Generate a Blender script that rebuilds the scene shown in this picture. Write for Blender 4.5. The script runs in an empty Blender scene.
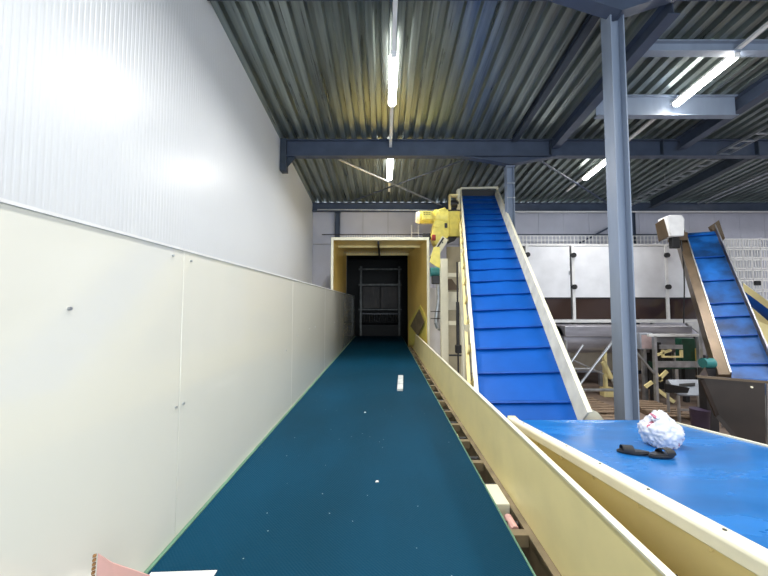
import bpy, bmesh, math, random
from mathutils import Vector, noise
random.seed(7)
scene = bpy.context.scene
# ------------------------------------------------------------------ camera
F = 320.0
PITCH = math.atan(16 / F)
CAMZ = 2.66
cam_d = bpy.data.cameras.new('camera'); cam_d.sensor_width = 36; cam_d.lens = 36 * F / 768
cam_d.clip_start = 0.05; cam_d.clip_end = 200
cam = bpy.data.objects.new('camera', cam_d); scene.collection.objects.link(cam)
cam.location = (0, 0, CAMZ); cam.rotation_euler = (math.pi / 2 + PITCH, 0, 0)
scene.camera = cam
# ------------------------------------------------------------------ world, light, exposure
world = bpy.data.worlds.new('sky'); scene.world = world; world.use_nodes = True
world.node_tree.nodes['Background'].inputs[0].default_value = (0.80, 0.90, 1.0, 1)
world.node_tree.nodes['Background'].inputs[1].default_value = 1.0
LAMP_W = 112.0          # each ceiling fluorescent
TUBE_E = 22.0
fill = bpy.data.lights.new('fill_light', 'AREA'); fill.shape = 'RECTANGLE'; fill.size = 9; fill.size_y = 5
fill.energy = 760; fill.color = (0.80, 0.91, 1.0)
fill_obj = bpy.data.objects.new('fill_light', fill); scene.collection.objects.link(fill_obj)
fill_obj.location = (4.2, -6.3, 2.9); fill_obj.rotation_euler = (math.radians(90), 0, 0)   # daylight: added area light; the unseen loading door is assumed
scene.view_settings.view_transform = 'Standard'; scene.view_settings.look = 'None'
scene.view_settings.exposure = 0.0; scene.view_settings.gamma = 1; scene.view_settings.use_curve_mapping = False

# ------------------------------------------------------------------ helpers
def P(px, py, Y):
    """World point seen at photograph pixel (px, py) at the depth Y."""
    u = (px - 384) / F; v = (288 - py) / F
    d = Vector((u, math.cos(PITCH) - v * math.sin(PITCH), math.sin(PITCH) + v * math.cos(PITCH)))
    return Vector((0, 0, CAMZ)) + d * (Y / d.y)

def roofz(y): return 8.18 - 0.12 * y

class MB:
    def __init__(s): s.v = []; s.f = []
    def add(s, vs, fs):
        b = len(s.v); s.v += [Vector(p) for p in vs]; s.f += [[b + i for i in f] for f in fs]; return s
    def box(s, x0, x1, y0, y1, z0, z1):
        return s.add([(x0,y0,z0),(x1,y0,z0),(x1,y1,z0),(x0,y1,z0),(x0,y0,z1),(x1,y0,z1),(x1,y1,z1),(x0,y1,z1)],
                     [(0,3,2,1),(4,5,6,7),(0,1,5,4),(1,2,6,5),(2,3,7,6),(3,0,4,7)])
    def frame(s, p, q, up=(0,0,1)):
        p = Vector(p); q = Vector(q); d = (q - p).normalized(); u = Vector(up)
        sd = d.cross(u)
        if sd.length < 1e-4: sd = d.cross(Vector((0,1,0)))
        sd.normalize(); u = sd.cross(d).normalized()
        return p, q, d, sd, u
    def bar(s, p, q, w, h, up=(0,0,1)):
        p, q, d, sd, u = s.frame(p, q, up)
        c = []
        for e in (p, q):
            for a, b in ((-1,-1),(1,-1),(1,1),(-1,1)): c.append(e + sd * (a*w/2) + u * (b*h/2))
        return s.add(c, [(0,1,2,3),(7,6,5,4),(0,4,5,1),(1,5,6,2),(2,6,7,3),(3,7,4,0)])
    def sect(s, p, q, prof, up=(0,0,1)):
        """extrude a closed profile [(side, up)] from p to q"""
        p, q, d, sd, u = s.frame(p, q, up); n = len(prof)
        c = [e + sd * a + u * b for e in (p, q) for a, b in prof]
        return s.add(c, [list(range(n)), list(range(2*n-1, n-1, -1))] + [(i, i+n, (i+1) % n + n, (i+1) % n) for i in range(n)])
    def ibeam(s, p, q, h, b, tf=.02, tw=.014, up=(0,0,1)):
        H, B, W = h/2, b/2, tw/2
        return s.sect(p, q, [(-B,-H),(B,-H),(B,-H+tf),(W,-H+tf),(W,H-tf),(B,H-tf),(B,H),(-B,H),(-B,H-tf),(-W,H-tf),(-W,-H+tf),(-B,-H+tf)], up)
    def tube(s, p, q, r, r2=None, n=14, up=(0,0,1)):
        if r2 is None: r2 = r
        p, q, d, sd, u = s.frame(p, q, up); c = []
        for e, R in ((p, r), (q, r2)):
            for i in range(n):
                a = 2*math.pi*i/n; c.append(e + sd*(R*math.cos(a)) + u*(R*math.sin(a)))
        return s.add(c, [list(range(n)), list(range(2*n-1, n-1, -1))] + [(i, i+n, (i+1) % n + n, (i+1) % n) for i in range(n)])
    def path(s, pts, r, n=8):
        for a, b in zip(pts, pts[1:]): s.tube(a, b, r, n=n)
        return s
    def prism(s, poly, off):
        poly = [Vector(p) for p in poly]; off = Vector(off); n = len(poly)
        return s.add(poly + [p + off for p in poly], [list(range(n)), list(range(2*n-1, n-1, -1))] + [(i, i+n, (i+1) % n + n, (i+1) % n) for i in range(n)])
    def build(s, name, m, parent=None, bevel=0, smooth=True):
        me = bpy.data.meshes.new(name)
        off = parent_origin(parent) if parent else Vector()
        me.from_pydata([v - off for v in s.v], [], s.f)
        bm = bmesh.new(); bm.from_mesh(me); bmesh.ops.recalc_face_normals(bm, faces=bm.faces); bm.to_mesh(me); bm.free()
        if smooth:
            me.polygons.foreach_set('use_smooth', [True]*len(me.polygons)); me.set_sharp_from_angle(angle=math.radians(32))
        me.materials.append(m)
        o = bpy.data.objects.new(name, me); scene.collection.objects.link(o)
        if parent: o.parent = parent
        if bevel:
            b = o.modifiers.new('bevel', 'BEVEL'); b.width = bevel; b.segments = 2; b.limit_method = 'ANGLE'; b.angle_limit = math.radians(40)
        return o

def parent_origin(p):
    o = Vector()
    while p: o += p.location; p = p.parent
    return o

def tag(o, label, cat, group=None):
    o['label'] = label; o['category'] = cat
    if group: o['group'] = group
    return o
def thing(name, loc, label, cat, group=None):
    o = bpy.data.objects.new(name, None); o.empty_display_size = .2; scene.collection.objects.link(o); o.location = loc
    return tag(o, label, cat, group)
def struct(o): o['kind'] = 'structure'; return o
def copy_tree(o, parent=None, loc=None, label=None):
    c = o.copy(); scene.collection.objects.link(c); c.parent = parent
    if loc is not None: c.location = loc
    if label: c['label'] = label
    for ch in list(o.children): copy_tree(ch, c)
    return c

# ------------------------------------------------------------------ materials
def mat(name, col, rough=.5, metal=0, var=.08, scale=6, stretch=(1,1,1), bump=0, bscale=60, spec=.5, coat=0, col2=None, vary_rough=0):
    m = bpy.data.materials.new(name); m.use_nodes = True; nt = m.node_tree; N = nt.nodes; L = nt.links
    b = N['Principled BSDF']; b.inputs['Roughness'].default_value = rough; b.inputs['Metallic'].default_value = metal
    b.inputs['Specular IOR Level'].default_value = spec
    if coat: b.inputs['Coat Weight'].default_value = coat; b.inputs['Coat Roughness'].default_value = .08
    tc = N.new('ShaderNodeTexCoord'); mp = N.new('ShaderNodeMapping'); mp.inputs['Scale'].default_value = stretch
    L.new(tc.outputs['Object'], mp.inputs['Vector'])
    nz = N.new('ShaderNodeTexNoise'); nz.inputs['Scale'].default_value = scale; nz.inputs['Detail'].default_value = 6
    L.new(mp.outputs[0], nz.inputs['Vector'])
    mx = N.new('ShaderNodeMix'); mx.data_type = 'RGBA'
    rp = N.new('ShaderNodeValToRGB'); rp.color_ramp.elements[0].position = .35; rp.color_ramp.elements[1].position = .68
    L.new(nz.outputs['Fac'], rp.inputs[0]); L.new(rp.outputs[0], mx.inputs['Factor'])
    c2 = col2 or tuple(max(0, c*(1-var*2.2)) for c in col); c1 = tuple(min(1, c*(1+var)) for c in col)
    mx.inputs['A'].default_value = (*c2, 1); mx.inputs['B'].default_value = (*c1, 1)
    L.new(mx.outputs['Result'], b.inputs['Base Color'])
    if vary_rough:
        mr = N.new('ShaderNodeMapRange'); mr.inputs['To Min'].default_value = rough - vary_rough; mr.inputs['To Max'].default_value = rough + vary_rough
        L.new(nz.outputs['Fac'], mr.inputs['Value']); L.new(mr.outputs[0], b.inputs['Roughness'])
    if bump:
        n2 = N.new('ShaderNodeTexNoise'); n2.inputs['Scale'].default_value = bscale; n2.inputs['Detail'].default_value = 4
        L.new(mp.outputs[0], n2.inputs['Vector'])
        bp = N.new('ShaderNodeBump'); bp.inputs['Strength'].default_value = bump; bp.inputs['Distance'].default_value = .01
        L.new(n2.outputs['Fac'], bp.inputs['Height']); L.new(bp.outputs[0], b.inputs['Normal'])
    return m

def emis(name, col, e):
    m = bpy.data.materials.new(name); m.use_nodes = True; b = m.node_tree.nodes['Principled BSDF']
    b.inputs['Base Color'].default_value = (1,1,1,1)
    b.inputs['Emission Color'].default_value = (*col, 1); b.inputs['Emission Strength'].default_value = e
    return m

M = {}
M['wall'] = mat('white coated wall sheet', (.66,.685,.72), .34, var=.01, scale=.6)
M['farwall'] = mat('grey white cladding', (.54,.55,.64), .5, var=.03, scale=1.2)
M['joint'] = mat('cladding joint', (.16,.17,.19), .7)
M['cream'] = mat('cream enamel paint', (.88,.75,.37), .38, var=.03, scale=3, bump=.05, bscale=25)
M['creamwhite'] = mat('pale cream paint', (.84,.80,.62), .35, var=.03, scale=4)
M['panel'] = mat('cream lining board', (.80,.785,.70), .22, var=.012, scale=.6, stretch=(1,1,.3), bump=.03, bscale=2, coat=1)
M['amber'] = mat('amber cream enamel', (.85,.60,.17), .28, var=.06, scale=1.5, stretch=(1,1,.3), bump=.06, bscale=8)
M['yellow'] = mat('yellow machine paint', (.86,.74,.17), .38, var=.05, scale=9)
M['blue'] = mat('blue conveyor belt', (.001,.088,.42), .42, var=.05, scale=3, spec=.35)
M['bluecleat'] = mat('blue belt cleat', (.001,.07,.36), .5, spec=.3)
M['bluefeed'] = mat('worn blue belt', (.014,.165,.50), .26, var=.10, scale=1.6, stretch=(1,2.5,1), bump=.05, bscale=3, vary_rough=.1)
M['steel'] = mat('blue grey painted steel', (.058,.078,.125), .42, var=.08, scale=3)
M['steeldark'] = mat('dark painted steel', (.04,.055,.08), .5, var=.08)
M['colpaint'] = mat('grey blue column paint', (.24,.29,.38), .42, var=.05, scale=2, stretch=(2,2,.3))
M['galv'] = mat('galvanised steel', (.55,.57,.60), .35, metal=.8, var=.12, scale=5)
M['pipe'] = mat('dull silver duct', (.42,.41,.46), .38, metal=.6, var=.12, scale=3, stretch=(.4,2,2))
M['white'] = mat('white painted metal', (.80,.80,.80), .4, var=.03)
M['whitepanel'] = mat('white enclosure panel', (.80,.81,.85), .4, var=.04, scale=2)
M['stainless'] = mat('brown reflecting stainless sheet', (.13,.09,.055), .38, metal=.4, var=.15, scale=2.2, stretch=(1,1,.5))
M['hopper'] = mat('dark stainless hopper sheet', (.030,.021,.017), .45, metal=.2, var=.22, scale=1.8)
M['black'] = mat('black rubber', (.012,.012,.014), .55, bump=.1)
M['darkmetal'] = mat('dark metal', (.05,.05,.055), .4, metal=.5)
M['glass'] = mat('smoked window strip', (.055,.035,.03), .12, var=.1, scale=.8)
M['green'] = mat('dark green machine paint', (.01,.075,.045), .4, var=.15)
M['teal'] = mat('teal motor paint', (.04,.22,.22), .4)
M['wood'] = mat('pallet wood', (.26,.18,.12), .7, var=.2, scale=7, stretch=(1,8,8))
M['floor'] = mat('dusty concrete', (.235,.17,.135), .75, var=.2, scale=1.2, bump=.2, bscale=20)
M['cardedge'] = mat('corrugated card edge', (.30,.15,.05), .8)
M['pinkcard'] = mat('pink card', (.72,.42,.38), .7, var=.04)
M['boardgrey'] = mat('scuffed pale cream paint', (.70,.68,.56), .42, var=.08, scale=5)
M['grime'] = mat('grimy steel', (.09,.09,.085), .4, metal=.5, var=.2)
M['ledge'] = mat('brown dusty steel ledge', (.22,.17,.10), .5, var=.15)
M['paper'] = mat('white paper', (.8,.78,.76), .7, var=.02)
M['plank'] = mat('pale plank', (.66,.70,.70), .55, var=.1, scale=9)
M['cleft'] = mat('pale green edge strip', (.12,.25,.17), .4)
M['purple'] = mat('dark purple bin plastic', (.045,.03,.06), .4)
M['greytable'] = mat('grey table sheet', (.33,.36,.42), .4, var=.06)
M['red'] = mat('red plastic', (.35,.03,.03), .4)
M['label'] = mat('printed plate', (.18,.15,.02), .6)
M['lit'] = emis('fluorescent tube', (1.0, .97, .90), TUBE_E)

def deck_material():
    m = mat('galvanised roof deck', (.29,.335,.325), .31, metal=.75, var=.17, scale=2.5, stretch=(6,.25,1), bump=.06, bscale=5, vary_rough=.12)
    return m
M['deck'] = deck_material()
M['deck'].node_tree.nodes['Principled BSDF'].inputs['Metallic'].default_value = .7

def belt_material():
    m = mat('teal green textured belt', (.002,.042,.084), .6, var=.14, scale=1.1, stretch=(1,.5,1), spec=.08, col2=(.002,.037,.070))
    nt = m.node_tree; N = nt.nodes; L = nt.links
    tc = N.new('ShaderNodeTexCoord')
    w1 = N.new('ShaderNodeTexWave'); w1.wave_type = 'BANDS'; w1.bands_direction = 'DIAGONAL'; w1.inputs['Scale'].default_value = 28; w1.inputs['Distortion'].default_value = .2
    v = N.new('ShaderNodeTexVoronoi'); v.inputs['Scale'].default_value = 90
    L.new(tc.outputs['Object'], w1.inputs['Vector']); L.new(tc.outputs['Object'], v.inputs['Vector'])
    ad = N.new('ShaderNodeMath'); ad.operation = 'ADD'; L.new(w1.outputs['Fac'], ad.inputs[0]); L.new(v.outputs['Distance'], ad.inputs[1])
    bp = N.new('ShaderNodeBump'); bp.inputs['Strength'].default_value = .35; bp.inputs['Distance'].default_value = .003
    L.new(ad.outputs[0], bp.inputs['Height']); L.new(bp.outputs[0], N['Principled BSDF'].inputs['Normal'])
    # scattered pale crumbs (dust)
    v2 = N.new('ShaderNodeTexVoronoi'); v2.inputs['Scale'].default_value = 7; v2.inputs['Randomness'].default_value = 1
    L.new(tc.outputs['Object'], v2.inputs['Vector'])
    lt = N.new('ShaderNodeMath'); lt.operation = 'LESS_THAN'; lt.inputs[1].default_value = .035; L.new(v2.outputs['Distance'], lt.inputs[0])
    old = N['Principled BSDF'].inputs['Base Color'].links[0].from_socket
    mx = N.new('ShaderNodeMix'); mx.data_type = 'RGBA'; mx.inputs['B'].default_value = (.25,.32,.34,1)
    L.new(old, mx.inputs['A']); L.new(lt.outputs[0], mx.inputs['Factor']); L.new(mx.outputs['Result'], N['Principled BSDF'].inputs['Base Color'])
    return m
M['belt'] = belt_material()

# ------------------------------------------------------------------ room shell
XL, XR, YB, YF = -2.84, 19.0, -6.0, 12.6
struct(MB().box(XL-.3, XR+.3, YB-.3, YF+.3, -.2, 0).build('floor', M['floor']))
# left wall: fine vertical ribs as geometry
w = MB(); pitch = .055; y = YB; pr = []
while y < YF + .1:
    pr += [(XL, y), (XL, y+pitch*.55), (XL-.0022, y+pitch*.65), (XL-.0022, y+pitch*.9)]; y += pitch
n = len(pr)
vs = [(a, b, 0) for a, b in pr] + [(a, b, 9.0) for a, b in pr]
w.add(vs, [(i, i+1, i+1+n, i+n) for i in range(n-1)])
w.box(XL-.15, XL-.01, YB, YF+.2, 0, 9.0)
struct(w.build('wall_left', M['wall'], smooth=False))
# far wall with the opening for the tunnel; cladding panels with open joints over a dark backing
w = MB(); OX0, OX1, OZ1 = -1.48, 0.95, 4.66
def clad(w, x0, x1, z0, z1, step=1.0):
    x = x0
    while x < x1 - 1e-3:
        e = min(x+step, x1); k = int(round((e-x)/.1)) or 1
        w.box(x+.006, e-.006, YF, YF+.06, z0, z1)
        for i in range(1, k): w.box(x+i*(e-x)/k-.012, x+i*(e-x)/k+.012, YF-.004, YF+.001, z0, z1)
        x = e
for z0, z1 in ((0, 5.02), (5.04, 6.4)):
    if z0 == 0:
        clad(w, XL, OX0, 0, z1); clad(w, OX1, XR, 0, z1); w.box(OX0, OX1, YF, YF+.06, OZ1, z1)
    else: clad(w, XL, XR, z0, z1)
wf = struct(w.build('wall_far', M['farwall'], smooth=False))
w = MB(); w.box(XL-.1, OX0, YF+.07, YF+.14, 0, 6.6); w.box(OX1, XR, YF+.07, YF+.14, 0, 6.6); w.box(OX0, OX1, YF+.07, YF+.14, OZ1, 6.6)
struct(w.build('trim_1', M['joint']))
struct(MB().box(XR, XR+.15, YB, YF, 0, 9).build('wall_right', M['farwall']))
w = MB(); w.box(XL, -.6, YB-.15, YB, 0, 9.2); w.box(9, XR, YB-.15, YB, 0, 9.2); w.box(-.6, 9, YB-.15, YB, 5.6, 9.2)  # unseen door opening, assumed for the added light outside it
struct(w.build('wall_back', M['farwall']))
# room beyond the tunnel (one even near-black colour)
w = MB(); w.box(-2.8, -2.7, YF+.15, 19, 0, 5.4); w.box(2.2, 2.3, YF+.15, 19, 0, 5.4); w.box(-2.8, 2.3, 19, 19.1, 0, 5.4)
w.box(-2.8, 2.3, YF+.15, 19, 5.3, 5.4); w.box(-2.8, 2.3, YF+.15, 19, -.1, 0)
struct(w.build('wall_passage', mat('near black sheet', (.012,.012,.011), .5)))
# roof deck: trapezoidal sheets running away from the camera
w = MB(); x = XL; p = .28; pr = []
while x < XR:
    pr += [(x, 0), (x+.12, 0), (x+.145, .11), (x+.255, .11)]; x += p
pr.append((x, 0)); n = len(pr)
ys = (YB, YF+.1)
c = [(a, y, roofz(y)+b) for y in ys for a, b in pr] + [(a, y, roofz(y)+b+.004) for y in ys for a, b in pr]
fs = [(i, i+1, i+1+n, i+n) for i in range(n-1)]
w.add(c, fs); w.box(XL-.2, XR+.2, YB-.2, YF+.3, 9.4, 9.5)
struct(w.build('ceiling', M['deck'], smooth=False))

# ------------------------------------------------------------------ steelwork
def roof_girder(Y, h, x0, x1, cx, haunch, drop, label, joints=(), bracket=True):
    zt = roofz(Y); zb = zt - h
    t = thing('roof_beam', (x0, Y, zb), label, 'steel beam')
    MB().ibeam((x0, Y, zt-h/2), (x1, Y, zt-h/2), h, .20, .022, .016).build('girder', M['steel'], t)
    for s, L in ((-1, haunch), (1, haunch)):
        m = MB(); xa = cx; xb = cx + s*L
        m.prism([(xa, Y-.008, zb-drop), (xb, Y-.008, zb), (xa, Y-.008, zb)], (0, .016, 0))
        m.bar((xa, Y, zb-drop), (xb, Y, zb), .20, .022)
        m.build('haunch', M['steel'], t)
    for jx in joints:
        MB().box(jx-.012, jx+.012, Y-.1, Y+.1, zb, zt).build('joint_plate', M['steeldark'], t)
    if bracket:
        m = MB(); m.box(x0, x0+.16, Y-.11, Y+.11, zb-.42, zt+.02); m.prism([(x0+.16, Y-.01, zb-.3), (x0+.16, Y-.01, zb), (x0+.4, Y-.01, zb)], (0, .02, 0))
        m.build('wall_bracket', M['steeldark'], t)
    return t
roof_girder(4.78, .11, XL+.02, XR-.02, 3.65, 1.0, .33, 'blue grey roof girder nearest, haunched onto the big column at the top edge', bracket=False)
roof_girder(8.6, .46, XL+.02, XR-.02, 3.42, 1.25, .22, 'long blue grey roof girder crossing behind the nearer ceiling light', joints=(4.55, 7.6, 10.2))
w = MB(); w.ibeam((XL+.02, 12.46, 6.47), (XR-.02, 12.46, 6.47), .34, .18)
tag(w.build('eaves_beam', M['steel']), 'dark blue grey eaves beam along the top of the far wall', 'steel beam')
def col(x, y, b, h, z, label, mt=M['colpaint'], name='steel_column'):
    t = thing(name, (x, y, 0), label, 'column')
    # flanges face left and right, web parallel to the far wall
    MB().ibeam((x, y, 0), (x, y, z), h, b, .018, .012, up=(1,0,0)).build('shaft', mt, t)
    m = MB().box(x-h/2-.06, x+h/2+.06, y-b/2-.06, y+b/2+.06, 0, .025)
    m.build('base_plate', M['steeldark'], t)
    MB().box(x-h/2-.02, x+h/2+.02, y-b/2-.02, y+b/2+.02, z-.025, z).build('cap_plate', mt, t)
    if z > 7: MB().box(x-h/2+.01, x+h/2-.01, y-b/2, y+b/2, 7.18, 7.20).build('stiffener', mt, t)
    return t
c1 = col(3.65, 4.90, .22, .215, 7.56, 'tall grey blue steel column, nearest, behind the plastic bag')
c2 = col(3.47, 8.7, .20, .20, 6.45, 'grey blue steel column right of the top of the blue incline conveyor')
for zz in (5.55, 5.95): MB().box(3.36, 3.58, 8.585, 8.6, zz, zz+.02).build('strap', M['galv'], c2)
col(-1.83, 12.45, .14, .20, 6.28, 'dark steel wall column left of the tunnel hood on the far wall', M['steel'])
col(9.75, 12.45, .14, .20, 6.28, 'dark steel wall column just right of the big column on the far wall', M['steel'])
def longb(x, y0, y1, h, b, label, m=M['steeldark']):
    w = MB(); w.ibeam((x, y0, roofz(y0)-h/2+.01), (x, y1, roofz(y1)-h/2+.01), h, b)
    return tag(w.build('purlin_beam', m), label, 'steel beam')
longb(3.55, 4.92, 8.48, .12, .14, 'slim dark roof purlin running between the two free columns')
longb(4.65, 4.92, 8.48, .30, .20, 'dark lengthwise roof beam right of the big column top', M['steel'])
longb(8.05, 4.92, 8.48, .34, .22, 'dark lengthwise roof beam at the right below the long light', M['steel'])
longb(10.45, 8.74, 12.36, .30, .20, 'dark lengthwise roof beam beside the ladder cable tray')
for (Y, x0, x1, h, lb) in ((5.70, 4.78, 16, .21, 'pale blue cross beam above the long light at the upper right'), (7.01, 4.78, 7.92, .47, 'deep cross beam behind the lower end of the long light')):
    z = roofz(Y)
    tag(MB().ibeam((x0, Y, z-h/2), (x1, Y, z-h/2), h, .16).build('cross_beam', M['colpaint']), lb, 'steel beam')
# bracing rods in the roof plane
def rod(a, b, r, name, label, m=M['steel'], cat='brace'):
    return tag(MB().tube(a, b, r, n=10).build(name, m), label, cat)
rod((-1.28, 8.75, 6.70), (2.25, 12.32, 6.50), .028, 'brace_rod', 'roof brace rod slanting down right across the far ceiling light', M['galv'])
rod((2.5, 8.75, 6.78), (-1.5, 12.32, 6.58), .022, 'brace_rod', 'roof brace rod slanting down left behind the far ceiling light')
rod((4.3, 8.75, 6.70), (9.0, 12.32, 6.42), .03, 'brace_rod', 'roof brace rod slanting behind the big column')
for x, lb in ((12.25, 'left one of two thin conduits under the roof at the right edge'), (12.55, 'right one of two thin conduits under the roof at the right edge')):
    tag(MB().tube((x, 8.8, roofz(8.8)-.12), (x, 12.3, roofz(12.3)-.12), .035, n=10).build('conduit', M['galv']), lb, 'conduit')
t = thing('cable_ladder', (9.3, 6, roofz(6)-.4), 'ladder type cable tray under the roof at the right', 'cable tray')
for dx, yy in ((-.16, 0), (.16, 0)):
    MB().bar((9.3+dx, 6, roofz(6)-.42), (9.3+dx, 12.3, roofz(12.3)-.3), .02, .07).build('side_rail', M['galv'], t)
y = 6.2
while y < 12.2:
    f = (y-6)/6.3; z = (roofz(6)-.42)*(1-f)+(roofz(12.3)-.3)*f
    MB().box(9.14, 9.46, y-.02, y+.02, z-.02, z+.01).build('rung', M['galv'], t); y += .3
for yy in (6.5, 10.4):
    f = (yy-6)/6.3; z = (roofz(6)-.42)*(1-f)+(roofz(12.3)-.3)*f
    MB().tube((9.3, yy, z), (9.3, yy, roofz(yy)+.02), .01, n=8).build('hanger', M['galv'], t)
# white pipe along the far wall above the eaves line
rod((3.4, 12.3, 6.25), (XR-.1, 12.3, 6.25), .03, 'wall_pipe', 'thin white pipe along the top of the far wall right of the incline conveyor', M['white'], 'pipe')
rod((-2.6, 12.3, 6.33), (2.4, 12.3, 6.31), .025, 'wall_pipe', 'thin grey pipe along the top of the far wall above the tunnel hood', M['galv'], 'pipe')

# ------------------------------------------------------------------ fluorescent lighting
DROP = .27
def make_light(x, yc, label):
    z = roofz(yc) - DROP; s = -.12
    t = thing('fluorescent_light', (x, yc, z), label, 'ceiling light', 'fluorescent ceiling lights')
    a, b = yc-.6, yc+.6
    def zz(y): return z + (y-yc)*s
    MB().bar((x, a-.04, zz(a-.04)+.055), (x, b+.04, zz(b+.04)+.055), .11, .05).build('housing', M['white'], t, bevel=.006)
    m = MB()
    m.sect((x, a, zz(a)), (x, b, zz(b)), [(.085*math.cos(math.pi*i/10), .03-.075*math.sin(math.pi*i/10)) for i in range(11)])
    m.build('tube', M['lit'], t)
    for e, e2 in ((a-.035, a), (b, b+.035)):
        MB().bar((x, e, zz(e)+.01), (x, e2, zz(e2)+.01), .10, .08).build('end_cap', M['white'], t)
    for yy in (a+.1, b-.1): MB().tube((x, yy, zz(yy)+.07), (x, yy, roofz(yy)+.02), .006, n=6).build('hanger', M['galv'], t)
    ld = bpy.data.lights.new('lamp', 'AREA'); ld.shape = 'RECTANGLE'; ld.size = .09; ld.size_y = 1.15; ld.energy = LAMP_W; ld.spread = math.radians(155); ld.color = (1, .985, .95)
    lo = bpy.data.objects.new('lamp', ld); scene.collection.objects.link(lo); lo.parent = t; lo.location = (0, 0, -.06)
    lo.rotation_euler = (math.atan(s), 0, 0)
    return t
for x, rowname in ((.18, 'row over the teal belt'), (6.5, 'row right of the big column'), (14.5, 'added row at the far right, out of view')):  # far right row is added outside the view for more light
    for yc, w_ in ((6.30, 'nearer'), (9.55, 'farther'), (3.4, 'unseen overhead'), (.5, 'added straight above the camera'), (-2.4, 'added behind the camera')):  # last three of each row are unseen lamps added for the lighting
        make_light(x, yc, 'lit white fluorescent light %s, %s' % (w_, rowname))
    t = tag(MB().bar((x, -4, roofz(-4)-.165), (x, 11.2, roofz(11.2)-.165), .075, .05).build('lighting_trunking', M['white']),
        'thin white lighting trunking of the %s' % rowname, 'trunking')

# ------------------------------------------------------------------ main conveyor with teal belt
BZ = 1.10; BL, BR = -1.372, .866; Y0, Y1 = -1.6, 15.6
t = main = thing('flat_belt_conveyor', (0, 6, 0), 'wide flat teal belt conveyor running along the left wall into the tunnel', 'conveyor')
m = MB(); N_ = 40
for i in range(N_):
    pass
m.box(BL, BR, Y0, Y1, BZ-.012, BZ)
m.tube((BL, Y0, BZ-.1), (BR, Y0, BZ-.1), .1, n=20); m.tube((BL, Y1, BZ-.1), (BR, Y1, BZ-.1), .1, n=20)
m.build('belt', M['belt'], t)
MB().box(BL-.02, BL+.004, Y0, Y1, BZ-.16, BZ+.008).build('edge_strip', M['cleft'], t)
m = MB(); m.box(BR-.006, BR+.006, Y0, Y1, BZ-.14, BZ+.006); m.build('edge_strip', M['cleft'], t)
m = MB(); m.box(BL+.02, BR-.02, Y0+.05, Y1-.05, BZ-.06, BZ-.02); m.build('slider_bed', M['galv'], t)
m = MB(); m.box(.995, 1.02, Y0, 12.5, BZ-.28, BZ-.03); m.box(.94, 1.02, Y0, 12.5, BZ-.30, BZ-.28); m.build('side_frame', M['ledge'], t)
m = MB(); m.box(BL-.06, BL-.022, Y0, 15.5, BZ-.30, BZ-.0); m.build('side_frame', M['cream'], t)
y = -1.2; k = 0
while y < 12.3:
    m = MB(); 
    m.box(BR+.01, .99, y-.03, y+.03, BZ-.10, BZ-.02); m.box(BR+.012, BR+.03, y-.07, y+.07, BZ-.14, BZ-.04)
    m.build('roller_bracket', M['ledge'], t)
    m = MB(); m.tube((.88, y+.14, BZ-.06), (.985, y+.14, BZ-.06), .022, n=10); m.build('roller_end', M['darkmetal'], t)
    y += .50
MB().box(BR+.012, .99, 2.60, 2.88, BZ-.12, BZ-.012).build('spacer_block', M['creamwhite'], t, bevel=.004)
m = MB(); m.tube((.935, 2.36, BZ-.05), (.935, 2.50, BZ-.05), .03, n=10); m.build('bearing', M['pinkcard'], t)
# left lining boards (bolted to the conveyor): top and bottom straight
edges = [-1.6, 2.22, 4.9, 7.6, 10.3, 13.0, 15.5]
for a, b in zip(edges, edges[1:]):
    m = MB()
    poly = [(BL-.024, a+.002, BZ-.02), (BL-.024, b-.002, BZ-.02), (BL-.024, b-.002, 3.03), (BL-.024, a+.002, 3.03)]
    if b == edges[-1]: poly = [(BL-.024, a, BZ-.02), (BL-.024, b, BZ-.02), (BL-.024, b, 2.85), (BL-.024, b-.35, 3.03), (BL-.024, a, 3.03)]
    m.prism(poly, (-.03, 0, 0)); sp = m.build('lining_board', M['panel'], t, bevel=.003)
m = MB(); m.box(BL-.062, BL-.016, Y0, 15.1, 3.03, 3.045); m.build('board_capping', M['white'], t)
for (yy, zz) in ((2.10, 2.98), (2.30, 2.97), (2.18, 1.97), (2.26, 1.97), (1.42, 2.64), (6.0, 2.2), (6.5, 2.2), (9, 2.15), (9.6, 2.15), (5.2, 2.15), (4.6, 2.0)):
    MB().tube((BL-.024, yy, zz), (BL-.014, yy, zz), .008, n=8).build('bolt', M['galv'], t)
# right guard board flaring outwards
m = MB(); m.prism([(1.035, Y0, BZ-.02), (1.06, Y0, 1.635), (1.074, Y0, 1.635), (1.049, Y0, BZ-.03)], (0, 12.4-Y0, 0)); m.build('guard_board', M['cream'], t)
m = MB(); m.prism([(1.055, Y0, 1.635), (1.092, Y0, 1.635), (1.092, Y0, 1.647), (1.055, Y0, 1.647)], (0, 12.4-Y0, 0)); m.build('guard_lip', M['creamwhite'], t)
m = MB(); m.box(.99, 1.04, Y0, 12.4, BZ-.045, BZ-.025); m.build('guard_ledge', M['ledge'], t)
for yy in (-1.2, 1.6, 4.4, 7.2, 10.0, 12.2, 15.0):
    for xx in (-1.38, 1.0):
        if xx > 0 and yy > 12.5: xx = .8
        MB().box(xx-.04, xx+.04, yy-.04, yy+.04, 0, BZ-.2).build('leg', M['cream'], t)
    MB().box(-1.38, .96 if yy < 12.5 else .8, yy-.03, yy+.03, BZ-.36, BZ-.30).build('cross_member', M['cream'], t)

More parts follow.
